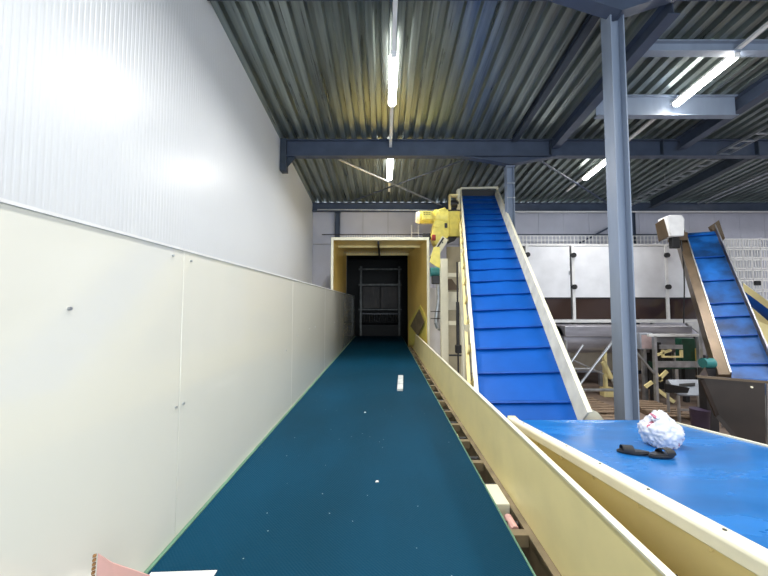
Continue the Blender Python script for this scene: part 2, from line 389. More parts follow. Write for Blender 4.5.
# things lying on the teal belt
m = MB(); m.bar((.287, 5.82, BZ+.021), (.358, 6.93, BZ+.021), .105, .04)
t = thing('plank', (.3, 6.4, BZ), 'short pale plank lying on the teal belt', 'plank')
m.build('board', M['plank'], t, bevel=.004)
MB().bar((.311, 6.2, BZ+.042), (.312, 6.22, BZ+.042), .106, .004).build('band', M['galv'], t)
MB().bar((.333, 6.54, BZ+.042), (.334, 6.56, BZ+.042), .106, .004).build('band', M['galv'], t)
t = thing('cardboard_sheet', (-1.2, 1.5, BZ), 'pink card sheet with brown corrugated edge leaning in the lower left corner', 'cardboard')
A = P(98, 553, 1.35); B_ = P(112, 562, 1.45); C_ = P(150, 575, 1.62)
b1 = Vector((A.x+.02, 1.30, BZ+.005)); b2 = Vector((C_.x+.02, 1.60, BZ+.005))
m = MB(); m.prism([A, B_, C_, b2, b1], (.006, -.006, 0)); m.build('sheet', M['pinkcard'], t)
m = MB(); k = 36
for i in range(k):
    f0, f1 = i/k, (i+.6)/k
    m.bar(A.lerp(b1, f0)+Vector((-.006, -.008, 0)), A.lerp(b1, f1)+Vector((-.006, -.008, 0)), .010, .010)
m.build('fluted_edge', M['cardedge'], t)
m = MB(); q = [(-1.34, 1.72, BZ+.003), (-.975, 1.74, BZ+.003), (-.975, 1.95, BZ+.003), (-1.35, 1.935, BZ+.003)]
m.prism(q, (0, 0, .004)); tag(m.build('paper_sheet', M['paper']), 'white paper strip lying on the near left corner of the teal belt', 'paper')
random.seed(3)
for i, (px, py, lb) in enumerate(((377, 481, 'tiny pale scrap in the middle of the teal belt, nearest the camera'), (365, 412, 'tiny pale scrap left of the plank on the teal belt'))):
    d = P(px, py, 1); s = (CAMZ-BZ-.01)/(CAMZ-d.z); q = Vector((0, 0, CAMZ)) + (d-Vector((0, 0, CAMZ)))*s
    m = MB(); m.prism([q+Vector((-.014, -.01, -.007)), q+Vector((.016, -.006, -.007)), q+Vector((.01, .014, -.007)), q+Vector((-.01, .01, -.007))], (0, 0, .006))
    tag(m.build('scrap', M['paper']), lb, 'scrap')

# ------------------------------------------------------------------ tunnel hood
HX0, HX1, HZ, HY = -1.49, 1.26, 4.54, 9.4
t = thing('tunnel_hood', (0, HY, 0), 'cream tunnel hood with amber inside over the far end of the teal belt', 'tunnel hood')
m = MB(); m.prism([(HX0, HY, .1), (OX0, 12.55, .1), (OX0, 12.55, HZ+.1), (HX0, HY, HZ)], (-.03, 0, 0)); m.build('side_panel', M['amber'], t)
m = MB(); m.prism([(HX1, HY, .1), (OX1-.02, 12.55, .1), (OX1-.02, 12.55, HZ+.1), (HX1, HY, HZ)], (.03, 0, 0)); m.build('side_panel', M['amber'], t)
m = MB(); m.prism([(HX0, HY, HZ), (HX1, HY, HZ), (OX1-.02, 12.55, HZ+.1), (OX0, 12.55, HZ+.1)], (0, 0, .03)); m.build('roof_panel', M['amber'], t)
m = MB(); m.box(HX0-.07, HX1+.07, HY-.06, HY, HZ, HZ+.085); m.box(HX0-.07, HX0, HY-.06, HY, .05, HZ); m.box(HX1, HX1+.07, HY-.06, HY, .05, HZ)
m.build('front_frame', M['creamwhite'], t, bevel=.006)
MB().box(HX0+.01, HX1-.05, 10.3, 10.36, HZ-.05, HZ+.02).build('cross_rib', M['cream'], t)
MB().box(-1.46, .95, 12.3, 12.36, HZ+.0, HZ+.09).build('cross_rib', M['cream'], t)
MB().box(-.20, -.14, 9.5, 12.5, HZ-.08, HZ+.03).build('centre_rib', M['darkmetal'], t)
# slanted chute plate on right inside
dx = Vector((-.012, 0, 0))
m = MB(); m.prism([p+dx for p in (P(427, 318, 9.45), P(427, 345, 9.45), P(409.5, 345, 12), P(409.5, 322, 12), P(421, 305, 10.15))], (-.012, 0, 0)); m.build('deflector_plate', M['yellow'], t)
dx = Vector((-.07, 0, 0))
m = MB(); m.prism([p+dx for p in (P(421.5, 309, 10.15), P(427, 322, 9.5), P(420.5, 336, 10.3), P(412.5, 326, 11.6))], (-.01, 0, 0)); m.build('rubber_flap', M['ledge'], t)
for xx in (HX0-.05, HX1+.05):
    MB().box(xx-.05, xx+.05, HY-.05, HY+.05, 0, .3).build('foot', M['cream'], t)
# machine beyond the tunnel
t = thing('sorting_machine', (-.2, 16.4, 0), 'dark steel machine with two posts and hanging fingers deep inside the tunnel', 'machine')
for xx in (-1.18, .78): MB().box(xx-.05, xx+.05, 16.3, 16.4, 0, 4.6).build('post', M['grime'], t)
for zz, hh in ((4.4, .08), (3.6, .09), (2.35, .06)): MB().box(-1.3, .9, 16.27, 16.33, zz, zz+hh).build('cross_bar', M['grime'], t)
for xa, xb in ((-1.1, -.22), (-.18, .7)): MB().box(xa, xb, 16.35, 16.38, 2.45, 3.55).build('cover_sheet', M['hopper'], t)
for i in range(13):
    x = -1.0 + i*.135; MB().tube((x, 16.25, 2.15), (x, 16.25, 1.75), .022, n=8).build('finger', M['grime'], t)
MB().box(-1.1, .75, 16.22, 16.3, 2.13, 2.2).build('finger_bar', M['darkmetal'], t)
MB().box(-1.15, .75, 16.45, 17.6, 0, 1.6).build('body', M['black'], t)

# ------------------------------------------------------------------ inclined conveyors
def incline(name, bl, br, tl, tr, label, cleats, side_m, side_h, belt_m, cleat_h=.05, rim_m=None, legs=(), depth=.22, rim_w=.05, flare=0, cat='conveyor', clm=None, ext=0):
    """bl, br, tl, tr: corners of the carrying face."""
    bl, br, tl, tr = map(Vector, (bl, br, tl, tr))
    t = thing(name, ((bl.x+br.x)/2, (bl.y+br.y)/2, 0), label, cat)
    along = ((tl+tr)/2 - (bl+br)/2).normalized(); side = (br-bl).normalized(); nrm = side.cross(along).normalized()
    m = MB(); m.prism([bl, br, tr, tl], nrm*-.02)
    m.prism([bl-nrm*depth*.8, br-nrm*depth*.8, tr-nrm*depth*.8, tl-nrm*depth*.8], nrm*.02)
    c = (nrm*-depth*.4); m.tube(tl+c, tr+c, depth*.4, n=20, up=nrm); m.tube(bl+c, br+c, depth*.4, n=20, up=nrm)
    m.build('belt', belt_m, t)
    for f in cleats:
        a = bl.lerp(tl, f)+side*.012; b = br.lerp(tr, f)-side*.012; h = nrm*cleat_h
        q = MB(); q.prism([a, a+h*.95-along*.012, a+h-along*.002, a+h+along*.014, a+along*.05], b-a); q.build('cleat', clm or M['bluecleat'], t)
    for (b, tp, s) in ((bl, tl, -1), (br, tr, 1)):
        sd = side*s
        m = MB(); e0 = b - along*.02; e1 = tp + along*.12
        fl = sd*(flare if s > 0 else 0)
        m.prism([e0-nrm*depth, e0, e1, e1-nrm*depth], sd*.02); m.prism([e0, e0+nrm*side_h+fl, e1+nrm*side_h+fl, e1], sd*.02)
        e0 = e0 + fl; e1 = e1 + fl
        o = m.build('side_board', side_m, t)
        q = MB(); q.prism([e0+nrm*(side_h-.002), e1+nrm*(side_h-.002), e1+nrm*(side_h-.002)+sd*rim_w, e0+nrm*(side_h-.002)+sd*rim_w], nrm*.012)
        e0 = e0 - fl; e1 = e1 - fl; q.prism([e0-nrm*depth, e1-nrm*depth, e1-nrm*depth+sd*.06, e0-nrm*depth+sd*.06], nrm*.012)
        q.build('side_flange', rim_m or side_m, t)
    return t, along, side, nrm
W1 = .98
bl = P(481, 421, 3.85); tl = P(462, 196, 10.9)
br = P(578, 421, 3.62); tr = P(495, 196, 10.67)
cl = []
for k in range(19):
    yy = 4.04 + .382*k
    if yy < 10.75: cl.append((yy-3.85)/(10.9-3.85))
# extend the lower end beneath the feed conveyor
al = (tl-bl).normalized(); ar = (tr-br).normalized()
inc, along, side, nrm = incline('incline_conveyor', bl-al*.02, br-ar*.02, tl, tr, 'tall steep blue cleated incline conveyor with cream side boards in the centre', [(.02 + f*(tl-bl).length)/((tl-bl).length+.02) for f in cl], M['boardgrey'], .19, M['blue'], .035, M['creamwhite'], flare=.06)
m = MB(); a = tl+along*.10-side*.02; b = tr+along*.10+side*.10
m.bar(a+nrm*.24, b+nrm*.24, .05, .06); m.bar(a, a+nrm*.26, .05, .04); m.bar(b, b+nrm*.26, .05, .04); m.build('head_frame', M['creamwhite'], inc)
m = MB(); m.prism([tl+along*.02, tr+along*.02, tr+along*.10+nrm*.18, tl+along*.10+nrm*.18], along*.02); m.build('head_plate', M['black'], inc)
# support posts of the incline conveyor
def post(x, y, z, w_=.09, m=M['creamwhite'], par=inc, z0=0): return MB().box(x-w_/2, x+w_/2, y-w_/2, y+w_/2, z0, z).build('support_post', m, par)
pts = []
for Yp in (5.6, 8.0, 10.0):
    f = (Yp-3.85)/(10.9-3.85); L_ = bl.lerp(tl, f); R_ = br.lerp(tr, f)
    post(L_.x-.08, Yp, L_.z-.25); post(R_.x+.08, Yp-.2, R_.z-.25)
    m = MB(); m.bar((L_.x-.08, Yp, L_.z*.55), (R_.x+.08, Yp-.2, R_.z*.55), .05, .07); m.build('cross_bar', M['creamwhite'], inc)
# left outer truss of the incline: second chord with ties
m = MB(); o_ = -side*.12 - nrm*.30
m.bar(bl+o_+al*.4, tl+o_-al*.2, .05, .09); m.build('truss_chord', M['cream'], inc)
for i in range(12):
    f = .08+i*.078; q = MB(); q.bar(bl.lerp(tl, f)+o_, bl.lerp(tl, f)-side*.03-nrm*.05, .04, .03); q.build('truss_tie', M['cream'], inc)
# foot gusset at the lower right
g = br + ar*.05 + side*.05
m = MB(); m.prism([g+Vector((0, -.02, .14)), g+Vector((.17, -.02, .06)), g+Vector((.26, -.02, -.05)), g+Vector((0, -.02, -.2))], (0, .02, 0)); m.build('foot_gusset', M['creamwhite'], inc)

# drive unit at the head of the incline
YD = 9.8
def X(px, Y=YD): return P(px, 300, Y).x
def Z(py, Y=YD): return P(384, py, Y).z
t = thing('gear_motor', (X(438), YD, Z(240)), 'yellow gear motor and gearbox mounted left of the top of the blue incline conveyor', 'motor')
zc = Z(217.5); r = .19
m = MB(); m.tube((X(419), YD, zc), (X(436), YD, zc), r*.92, n=24); 
for i in range(9):
    a = X(420)+i*.052; m.tube((a, YD, zc), (a+.018, YD, zc), r*1.05, n=24)
m.build('motor_body', M['yellow'], t)
m = MB(); m.tube((X(416.5), YD, zc), (X(419.5), YD, zc), r*.85, r*1.0, n=24); m.build('fan_cover', M['creamwhite'], t)
m = MB(); m.box(X(422), X(431), YD-.3, YD-.12, zc-.13, zc+.12); tbx = m.build('terminal_box', M['yellow'], t, bevel=.01)
m = MB()
for k_, zz in enumerate((.05, .0)):
    for i in range(4): m.box(X(423)+i*.055, X(423)+i*.055+.035, YD-.304, YD-.299, zc+zz, zc+zz+.026)
m.build('rating_plate', M['label'], tbx)
m = MB(); m.tube((X(435), YD, zc), (X(440), YD, zc), r*1.25, r*1.3, n=24); m.tube((X(440), YD, zc), (X(447), YD, zc-.03), r*1.3, r*1.45, n=24)
m.build('gearbox_flange', M['yellow'], t)
m = MB(); m.prism([(X(430.5), YD-.2, Z(237)), (X(433), YD-.2, Z(226)), (X(438), YD-.2, Z(211)), (X(445), YD-.2, Z(209)), (X(449), YD-.2, Z(215)), (X(449), YD-.2, Z(236)), (X(443), YD-.2, Z(246)), (X(434), YD-.2, Z(246))], (0, .4, 0)); m.build('gearbox', M['yellow'], t, bevel=.03)
MB().tube((X(436), YD-.21, Z(226)), (X(436), YD-.25, Z(226)), .1, n=20).build('output_cover', M['yellow'], t)
for px, py in ((432, 240), (446, 240), (446, 222)): MB().tube((X(px), YD-.2, Z(py)), (X(px), YD-.225, Z(py)), .016, n=8).build('bolt', M['darkmetal'], t)
m = MB(); m.box(X(447), X(460), YD-.12, YD+.15, Z(237), Z(212)); m.build('drive_guard', M['yellow'], t, bevel=.012)
MB().box(X(445), X(460), YD-.14, YD+.17, Z(212), Z(211)).build('guard_lid', M['darkmetal'], t)
MB().box(X(444), X(446.5), YD-.24, YD-.2, Z(229.5), Z(225)).build('inspection_port', M['darkmetal'], t)
m = MB(); m.prism([(X(448), YD-.05, Z(244)), (X(448), YD-.05, Z(237)), (X(458), YD-.05, Z(237)), (X(455), YD-.05, Z(241))], (0, .1, 0)); m.build('mounting_bracket', M['darkmetal'], t)
# torque arm with bolts (slanted chain guard)
t = thing('chain_guard', (X(433), YD-.3, Z(258)), 'slanted pale chain guard with dark bolt heads below the yellow gear motor', 'guard')
a = Vector((X(444), YD-.3, Z(240))); b = Vector((X(431), YD-.3, Z(260)))
m = MB(); m.bar(a, b, .04, .22); m.build('plate', M['creamwhite'], t)
m = MB(); m.bar(a+Vector((-.06, -.03, .0)), b+Vector((-.06, -.03, .0)), .02, .05); m.build('slot', M['darkmetal'], t)
for i in range(4):
    q = a.lerp(b, .15+i*.24)+Vector((-.03, -.03, -.05)); MB().tube(q, q+Vector((0, -.02, 0)), .02, n=8).build('bolt', M['darkmetal'], t)
tag(MB().tube((X(431), YD-.35, Z(240)), (X(434), YD-.35, Z(240)), .09, n=16).build('emergency_stop', M['red']), 'small dark red knob below the yellow gear motor', 'switch')
t = thing('cable_gland_box', (X(426), YD-.1, Z(238)), 'small black box on the top right corner of the tunnel hood', 'box')
MB().box(X(423), X(431), YD-.1, YD+.02, Z(240), Z(234)).build('body', M['black'], t, bevel=.015)

# head bearing housing at left of the incline top
YH = 10.5
t = thing('head_bearing', (X(454, YH), YH, Z(205, YH)), 'cream bearing housing with dark shaft left of the incline conveyor head', 'bearing')
m = MB(); m.box(X(450, YH), X(461, YH), YH-.1, YH+.1, Z(197, YH), Z(195, YH)); m.box(X(450, YH), X(451.5, YH), YH-.1, YH+.1, Z(211, YH), Z(196, YH)); m.build('housing', M['cream'], t)
MB().box(X(458, YH), X(460.5, YH), YH-.12, YH+.1, Z(211, YH), Z(190, YH)).build('upright', M['creamwhite'], t)
MB().tube((X(451, YH), YH, Z(204, YH)), (X(459, YH), YH, Z(204, YH)), .13, n=18).build('shaft', M['darkmetal'], t)
# pieces under the drive between tunnel and incline
def XX(px, Y): return P(px, 300, Y).x
YS = 8.75
t = thing('support_frame', (XX(443, YS), YS, 0), 'cream upright support frame between the tunnel hood and the incline conveyor', 'frame')
MB().box(XX(440.5, YS), XX(447.5, YS), YS-.08, YS+.08, 0, Z(259, YS)).build('upright', M['creamwhite'], t, bevel=.005)
MB().box(XX(459.5, YS), XX(463, YS), YS-.08, YS+.08, 0, Z(262, YS)).build('upright', M['creamwhite'], t, bevel=.005)
for a_, b_ in ((273, 277), (321, 325)): MB().box(XX(447.6, YS), XX(459.4, YS), YS-.04, YS+.04, Z(b_, YS), Z(a_, YS)).build('cross_rail', M['creamwhite'], t)
m = MB(); m.prism([(XX(430, YS), YS, Z(262, YS)), (XX(434, YS), YS, Z(247, YS)), (XX(440.4, YS), YS, Z(247, YS)), (XX(440.4, YS), YS, Z(268, YS)), (XX(436, YS), YS, Z(266, YS))], (0, .05, 0)); m.build('gusset_plate', M['yellow'], t)
YS2 = 9.1
t = thing('back_plate', (XX(454, 9.9), 9.9, 0), 'beige backing sheets behind the cream support frame', 'sheet')
MB().box(XX(447, 9.9), XX(466, 9.9), 9.88, 9.92, 0, Z(247, 9.9)).build('sheet', mat('beige sheet', (.50,.44,.30), .5, var=.08, scale=2), t)
MB().box(XX(447, 9.9), XX(460, 9.9), 9.84, 9.88, Z(310, 9.9), Z(292, 9.9)).build('light_sheet', M['creamwhite'], t)
m = MB(); m.prism([(XX(448, 9.8), 9.8, Z(290, 9.8)), (XX(448, 9.8), 9.8, Z(279, 9.8)), (XX(452, 9.8), 9.8, Z(279, 9.8)), (XX(460, 9.8), 9.8, Z(290, 9.8))], (0, .03, 0)); m.build('brown_triangle', M['stainless'], t)  # flat brown triangle standing before the backing sheets
t = thing('lifting_spindle', (XX(457.5, 8.5), 8.5, 0), 'dark vertical spindle rod with clamp beside the cream support frame', 'rod')
rd = MB().tube((XX(457.5, 8.5), 8.5, .4), (XX(457.5, 8.5), 8.5, Z(262, 8.5)), .022, n=10).build('rod', M['darkmetal'], t)
MB().tube((XX(457.5, 8.5), 8.5, Z(345, 8.5)), (XX(457.5, 8.5), 8.5, Z(302, 8.5)), .045, n=12).build('sleeve', M['darkmetal'], rd)
MB().box(XX(455, 8.5), XX(460.5, 8.5), 8.42, 8.58, Z(353, 8.5), Z(345, 8.5)).build('clamp', M['black'], t, bevel=.01)
MB().box(XX(448.5, 8.5), XX(463, 8.5), 8.47, 8.53, Z(356, 8.5), Z(354.5, 8.5)).build('cross_arm', M['darkmetal'], t)
MB().box(XX(456, 8.5)-.1, XX(456, 8.5)+.14, 8.4, 8.6, 0, .42).build('foot', M['darkmetal'], t)
t = thing('small_motor', (XX(435, 9.0), 9.0, Z(285, 9)), 'small dark teal motor right of the tunnel hood frame', 'motor')
MB().tube((XX(430.5, 9.0), 9.0, Z(272, 9)), (XX(440, 9), 9.0, Z(272, 9)), .13, n=18).build('body', M['teal'], t)
MB().box(XX(432, 9), XX(440, 9), 8.9, 9.1, Z(284, 9), Z(276, 9)).build('terminal_box', M['darkmetal'], t, bevel=.015)
t = thing('exhaust_duct', (XX(437, 9.2), 9.2, 0), 'grey curved duct pipe hanging below the small teal motor', 'pipe')
pp = [(XX(438.5, 9.2), 9.2, Z(274, 9.2)), (XX(439, 9.2), 9.2, Z(300, 9.2)), (XX(437, 9.2), 9.2, Z(312, 9.2)), (XX(436, 9.2), 9.2, Z(322, 9.2)), (XX(438, 9.2), 9.2, Z(328, 9.2)), (XX(442, 9.2), 9.2, Z(329, 9.2))]
MB().path(pp, .07, 14).build('pipe', M['galv'], t)
for py in (311, 318): MB().box(XX(430, 9.2), XX(441, 9.2), 9.1, 9.12, Z(py+.8, 9.2), Z(py, 9.2)).build('bracket', M['darkmetal'], t)
t = thing('cabinet_side', (XX(434, 9.9), 9.9, 0), 'pale grey machine side sheet low between tunnel hood and support frame', 'sheet')
MB().box(XX(428.5, 9.9), XX(446, 9.9), 9.93, 9.97, 0, Z(288, 9.9)).build('sheet', M['whitepanel'], t)

# ------------------------------------------------------------------ right feed conveyor (blue sheet belt, sloping down away)
def fz(y): return 1.488 + .14*(3.3-y)
fy0, fy1 = -.6, 3.3; XA, XB = 1.345, 2.80
t = feed = thing('feed_conveyor', (2.1, 1.5, 0), 'broad bright blue feed conveyor belt with cream frame in the right foreground', 'conveyor')
m = MB(); nx, ny = 24, 60; vs = []; fs = []
for j in range(ny+1):
    y = fy0 + (fy1-fy0)*j/ny
    for i in range(nx+1):
        x = XA + (XB-XA)*i/nx; e = i/nx
        dz = -.018*math.sin(math.pi*e) + .006*noise.noise(Vector((x*2.2, y*1.1, 3)))
        if e < .3: dz += .010*math.sin(y*5.5+e*8)*(1-e/.3)*max(0, (y-1.4)/1.9)
        vs.append((x, y, fz(y)+dz))
for j in range(ny):
    for i in range(nx):
        a = j*(nx+1)+i; fs.append((a, a+1, a+nx+2, a+nx+1))
m.add(vs, fs); k = len(vs)
m.add([(x, y, z-.012) for x, y, z in vs], [f[::-1] for f in fs])
m.tube((XA, fy1, fz(fy1)-.09), (XB, fy1, fz(fy1)-.09), .085, n=24)
m.build('belt', M['bluefeed'], t)
m = MB(); m.prism([(XA-.085, fy0, fz(fy0)-.05), (XA, fy0, fz(fy0)-.05), (XA, fy0, fz(fy0)+.018), (XA-.075, fy0, fz(fy0)+.018), (XA-.085, fy0, fz(fy0)+.006)], Vector((0, fy1-fy0+.05, fz(fy1+.05)-fz(fy0))))
m.build('side_rail', M['creamwhite'], t, bevel=.006)
m = MB(); m.prism([(XA-.03, fy0, fz(fy0)-.60), (XA-.018, fy0, fz(fy0)-.60), (XA-.018, fy0, fz(fy0)-.06), (XA-.03, fy0, fz(fy0)-.06)], Vector((0, fy1-fy0, fz(fy1)-fz(fy0)))); m.build('side_plate', M['cream'], t)
m = MB(); m.prism([(XB, fy0, fz(fy0)-.30), (XB+.03, fy0, fz(fy0)-.30), (XB+.03, fy0, fz(fy0)+.012), (XB, fy0, fz(fy0)+.012)], Vector((0, fy1-fy0, fz(fy1)-fz(fy0)))); m.build('side_rail', M['creamwhite'], t)
for i in range(9):
    y = .2+i*.36
    q = MB(); q.tube((XA-.03, y, fz(y)+.017), (XA-.03, y, fz(y)+.021), .007, n=8); q.build('screw', M['darkmetal'], t)
    q = MB(); q.box(XA-.045, XA-.03, y+.05, y+.085, fz(y)-.10, fz(y)-.075); q.build('nut', M['cream'], t)
for yy in (1.43, 1.50):
    MB().tube((XA-.04, yy, fz(yy)-.30), (XA-.03, yy, fz(yy)-.30), .008, n=8).build('bolt', M['darkmetal'], t)
for yy in (-.3, 1.5, 3.0):
    for xx in (XA+.03, XB-.03): MB().box(xx-.04, xx+.04, yy-.04, yy+.04, 0, fz(yy)-.2).build('leg', M['cream'], t)
m = MB(); m.box(XA-.06, XA+.02, fy1+.0, fy1+.10, fz(fy1)-.16, fz(fy1)+.01); m.build('end_plate', M['cream'], t, bevel=.004)

# plastic bag and sandals on the blue belt
bagm = mat('crumpled white plastic', (.74,.75,.82), .18, var=.02, bump=.5, bscale=26)
nt = bagm.node_tree; bs = nt.nodes['Principled BSDF']; bs.inputs['Subsurface Weight'].default_value = .15; bs.inputs['Subsurface Radius'].default_value = (.05,.05,.06)
v = nt.nodes.new('ShaderNodeTexNoise'); v.inputs['Scale'].default_value = 9; tc = nt.nodes.new('ShaderNodeTexCoord'); nt.links.new(tc.outputs['Object'], v.inputs['Vector'])
gt = nt.nodes.new('ShaderNodeMath'); gt.operation = 'GREATER_THAN'; gt.inputs[1].default_value = .63; nt.links.new(v.outputs['Fac'], gt.inputs[0])
mx = nt.nodes.new('ShaderNodeMix'); mx.data_type = 'RGBA'; mx.inputs['B'].default_value = (.55,.2,.28,1)
nt.links.new(bs.inputs['Base Color'].links[0].from_socket, mx.inputs['A']); nt.links.new(gt.outputs[0], mx.inputs['Factor']); nt.links.new(mx.outputs['Result'], bs.inputs['Base Color'])
YG = 2.50; bc = P(660.5, 432, YG); base = fz(YG)-.015
t = thing('plastic_bag', (bc.x, YG, base), 'crumpled white plastic bag standing on the blue feed belt', 'bag')
bm = bmesh.new(); bmesh.ops.create_icosphere(bm, subdivisions=5, radius=1)
for vv in bm.verts:
    d = vv.co.normalized()
    r = .95 + .16*noise.noise(d*1.7+Vector((4, 1, 2))) + .22*abs(noise.noise(d*3.6)) + .07*abs(noise.noise(d*8+Vector((2, 2, 2)))) + .03*noise.noise(d*20)
    x, y, z = d.x*.132*r, d.y*.12*r, d.z*.122*r
    if d.z > .55: k = (d.z-.55)/.45; z += .035*k; x *= 1-.25*k; y *= 1-.2*k
    if d.z < -.2: x *= 1.0; 
    vv.co = (x, y, max(z, -.09)+.092)
me = bpy.data.meshes.new('bag_skin'); bm.to_mesh(me); bm.free(); me.polygons.foreach_set('use_smooth', [True]*len(me.polygons)); me.materials.append(bagm)
o = bpy.data.objects.new('bag_skin', me); scene.collection.objects.link(o); o.parent = t
bm = bmesh.new(); bmesh.ops.create_icosphere(bm, subdivisions=4, radius=1)
for vv in bm.verts:
    d = vv.co.normalized(); r = 1+.5*noise.noise(d*2.5)
    vv.co = Vector((d.x*.04*r-.05, d.y*.03*r-.02, d.z*.028*r+.212))
me = bpy.data.meshes.new('knot'); bm.to_mesh(me); bm.free(); me.polygons.foreach_set('use_smooth', [True]*len(me.polygons)); me.materials.append(bagm)
o = bpy.data.objects.new('knot', me); scene.collection.objects.link(o); o.parent = t

def sandal(cx, cy, ang, label):
    z0 = fz(cy) - .010
    t = thing('sandal', (cx, cy, z0), label, 'sandal', 'pair of black sandals on the blue belt')
    L_, Wd = .20, .085; n = 28; out = []
    for i in range(n):
        a = 2*math.pi*i/n; x = math.cos(a)*L_/2; w_ = Wd/2*(1+.18*math.cos(a)-.12*math.cos(2*a)); out.append((x, math.sin(a)*w_))
    ca, sa = math.cos(ang), math.sin(ang)
    def T(x, y, z): return Vector((cx + x*ca - y*sa, cy + x*sa + y*ca, z0 + z - .1375*(x*sa+y*ca)))
    m = MB(); m.prism([T(x, y, .002) for x, y in out], (0, 0, .016)); m.build('sole', M['black'], t, bevel=.003)
    m = MB(); m.prism([T(x*.9, y*.86, .018) for x, y in out], (0, 0, .005)); m.build('footbed', M['darkmetal'], t)
    m = MB()
    for x0, x1 in ((.005, .07),):
        k = 14; ring = []
        for j in range(k+1):
            a = math.pi*j/k; ring.append((math.cos(a)*Wd*.54, math.sin(a)*.034+.016))
        for (ya, za), (yb, zb) in zip(ring, ring[1:]):
            m.prism([T(x0, ya, za), T(x1, ya, za), T(x1, yb, zb), T(x0, yb, zb)], (0, 0, .004))
    m.build('strap', M['black'], t)
    return t
s1 = P(637, 453, 2.25)
def onbelt(px, py):
    d = P(px, py, 1) - Vector((0, 0, CAMZ)); s = (1.488+.14*3.3-CAMZ)/(d.z+.14*d.y); q = Vector((0, 0, CAMZ))+d*s; return q.x, q.y
x_, y_ = onbelt(633.5, 452); sandal(x_, y_, math.radians(160), 'left black sandal on the blue belt in front of the plastic bag')
x_, y_ = onbelt(661, 455); sandal(x_, y_, math.radians(12), 'right black sandal on the blue belt directly under the plastic bag')

# ------------------------------------------------------------------ stainless incline conveyor with hopper (right)
sbl = P(731, 377, 6.45); stl = P(685.5, 235, 9.0)
sbr = P(776, 377, 6.10); str_ = P(715.5, 233, 8.68)
def frac(py):
    best = min(range(0, 401), key=lambda k: abs(proj_y(sbl.lerp(stl, k/400)) - py)); return best/400
def proj_y(p):
    d = p - Vector((0, 0, CAMZ)); f = d.y*math.cos(PITCH)+d.z*math.sin(PITCH); u = -d.y*math.sin(PITCH)+d.z*math.cos(PITCH); return 288 - u/f*F
st, sal, ssd, snr = incline('steel_incline_conveyor', sbl, sbr, stl, str_, 'brown stainless incline conveyor with blue cleated belt at the right', [frac(v) for v in (237, 259, 282, 305, 318, 337, 365)], M['stainless'], .20, mat('worn blue cleated belt', (.004,.095,.36), .4, var=.28, scale=2.5), .045, M['galv'], depth=.55, rim_w=.022)
MB().prism([sbl-ssd*.02+snr*.17-sal*.05, stl-ssd*.02+snr*.17+sal*.05, stl-ssd*.02-snr*.5+sal*.05, sbl-ssd*.02-snr*.5-sal*.05], ssd*-.17).build('side_cover', M['stainless'], st)
MB().prism([P(708, 227.5, 8.85), P(719, 220, 8.75), P(725, 238, 8.7), P(719, 246, 8.7)], (.03, .03, 0)).build('head_plate', M['stainless'], st)
for f in (.15, .6):
    a = sbl.lerp(stl, f)-snr*.4; b = sbr.lerp(str_, f)-snr*.4
    for q in (a, b): MB().box(q.x-.04, q.x+.04, q.y-.04, q.y+.04, 0, q.z+.1).build('leg', M['galv'], st)
# motor box on the head
YM = 8.7
m = MB(); q = [P(655, 224, YM+.2), P(667, 216, YM-.15), P(670, 236, YM-.15), P(658.5, 241.5, YM+.2)]
t = thing('head_motor', (P(668, 240, YM).x, YM, P(668, 240, YM).z), 'white and brown motor housing on the head of the stainless incline conveyor', 'motor')
m.prism(q, (.1, .10, 0)); m.build('side_cover', M['stainless'], t, bevel=.01)
m = MB(); m.prism([P(667, 216, 8.5), P(671, 214.5, 8.5), P(682, 214.7, 8.5), P(685, 219, 8.5), P(684.5, 236, 8.5), P(671, 236.5, 8.5)], (.1, .42, .0)); m.build('motor_cover', M['white'], t, bevel=.03)
m = MB(); m.box(P(675, 300, 8.6).x, P(683, 300, 8.6).x, 8.6, 8.72, P(384, 248, 8.6).z, P(384, 237, 8.6).z); m.build('bracket', M['black'], t, bevel=.02)
MB().box(P(684, 300, 8.6).x-.05, P(686, 300, 8.6).x+.15, 8.62, 8.95, P(384, 240, 8.6).z, P(384, 232, 8.6).z).build('mounting_arm', M['stainless'], t)
a = P(681, 240, 8.55); pts = [a+Vector((.04*math.sin(i*.5), 0, -i*.28)) for i in range(12)]
tag(MB().path([p for p in pts if p.z > 1.9], .014, 6).build('hanging_cable', M['black']), 'thin black cable hanging down from the white head motor', 'cable')
# hopper
h = lambda px, py, Y: P(px, py, Y)
t = thing('hopper', (h(740, 440, 5.3).x, 5.4, 0), 'dark stainless hopper at the foot of the stainless incline conveyor', 'hopper')
fr = [h(698.5, 376, 5.5), h(765, 382, 5.2), h(766, 447, 5.2), h(735, 440, 5.4), h(714, 415, 5.5)]
m = MB(); m.prism(fr, (.015, .02, 0)); m.build('front_sheet', M['hopper'], t)
m = MB(); m.bar(fr[0]+Vector((-.06, -.02, 0)), fr[1]+Vector((.03, -.02, 0)), .05, .035); m.build('top_flange', M['stainless'], t)
m = MB(); off = Vector((.85, .75, 0))
m.prism([fr[0], fr[0]+off, fr[4]+off*.9, fr[4]], (.012, 0, 0)); m.prism([fr[4], fr[4]+off*.9, fr[3]+off*.8, fr[3]], (.012, 0, .012)); m.build('left_sheet', M['stainless'], t)
m = MB(); m.bar(fr[0]+Vector((.02, -.03, -.05)), fr[4]+Vector((.02, -.03, 0)), .03, .06); m.bar(fr[4]+Vector((.02, -.03, 0)), fr[3]+Vector((.02, -.03, 0)), .03, .06); m.build('edge_flange', M['hopper'], t)
m = MB(); m.prism([fr[1]+Vector((.03, 0, 0)), fr[1]+Vector((.5, .3, 0)), fr[2]+Vector((.5, .3, 0)), fr[2]+Vector((.03, 0, 0))], (0, .02, 0)); m.build('right_sheet', M['galv'], t)
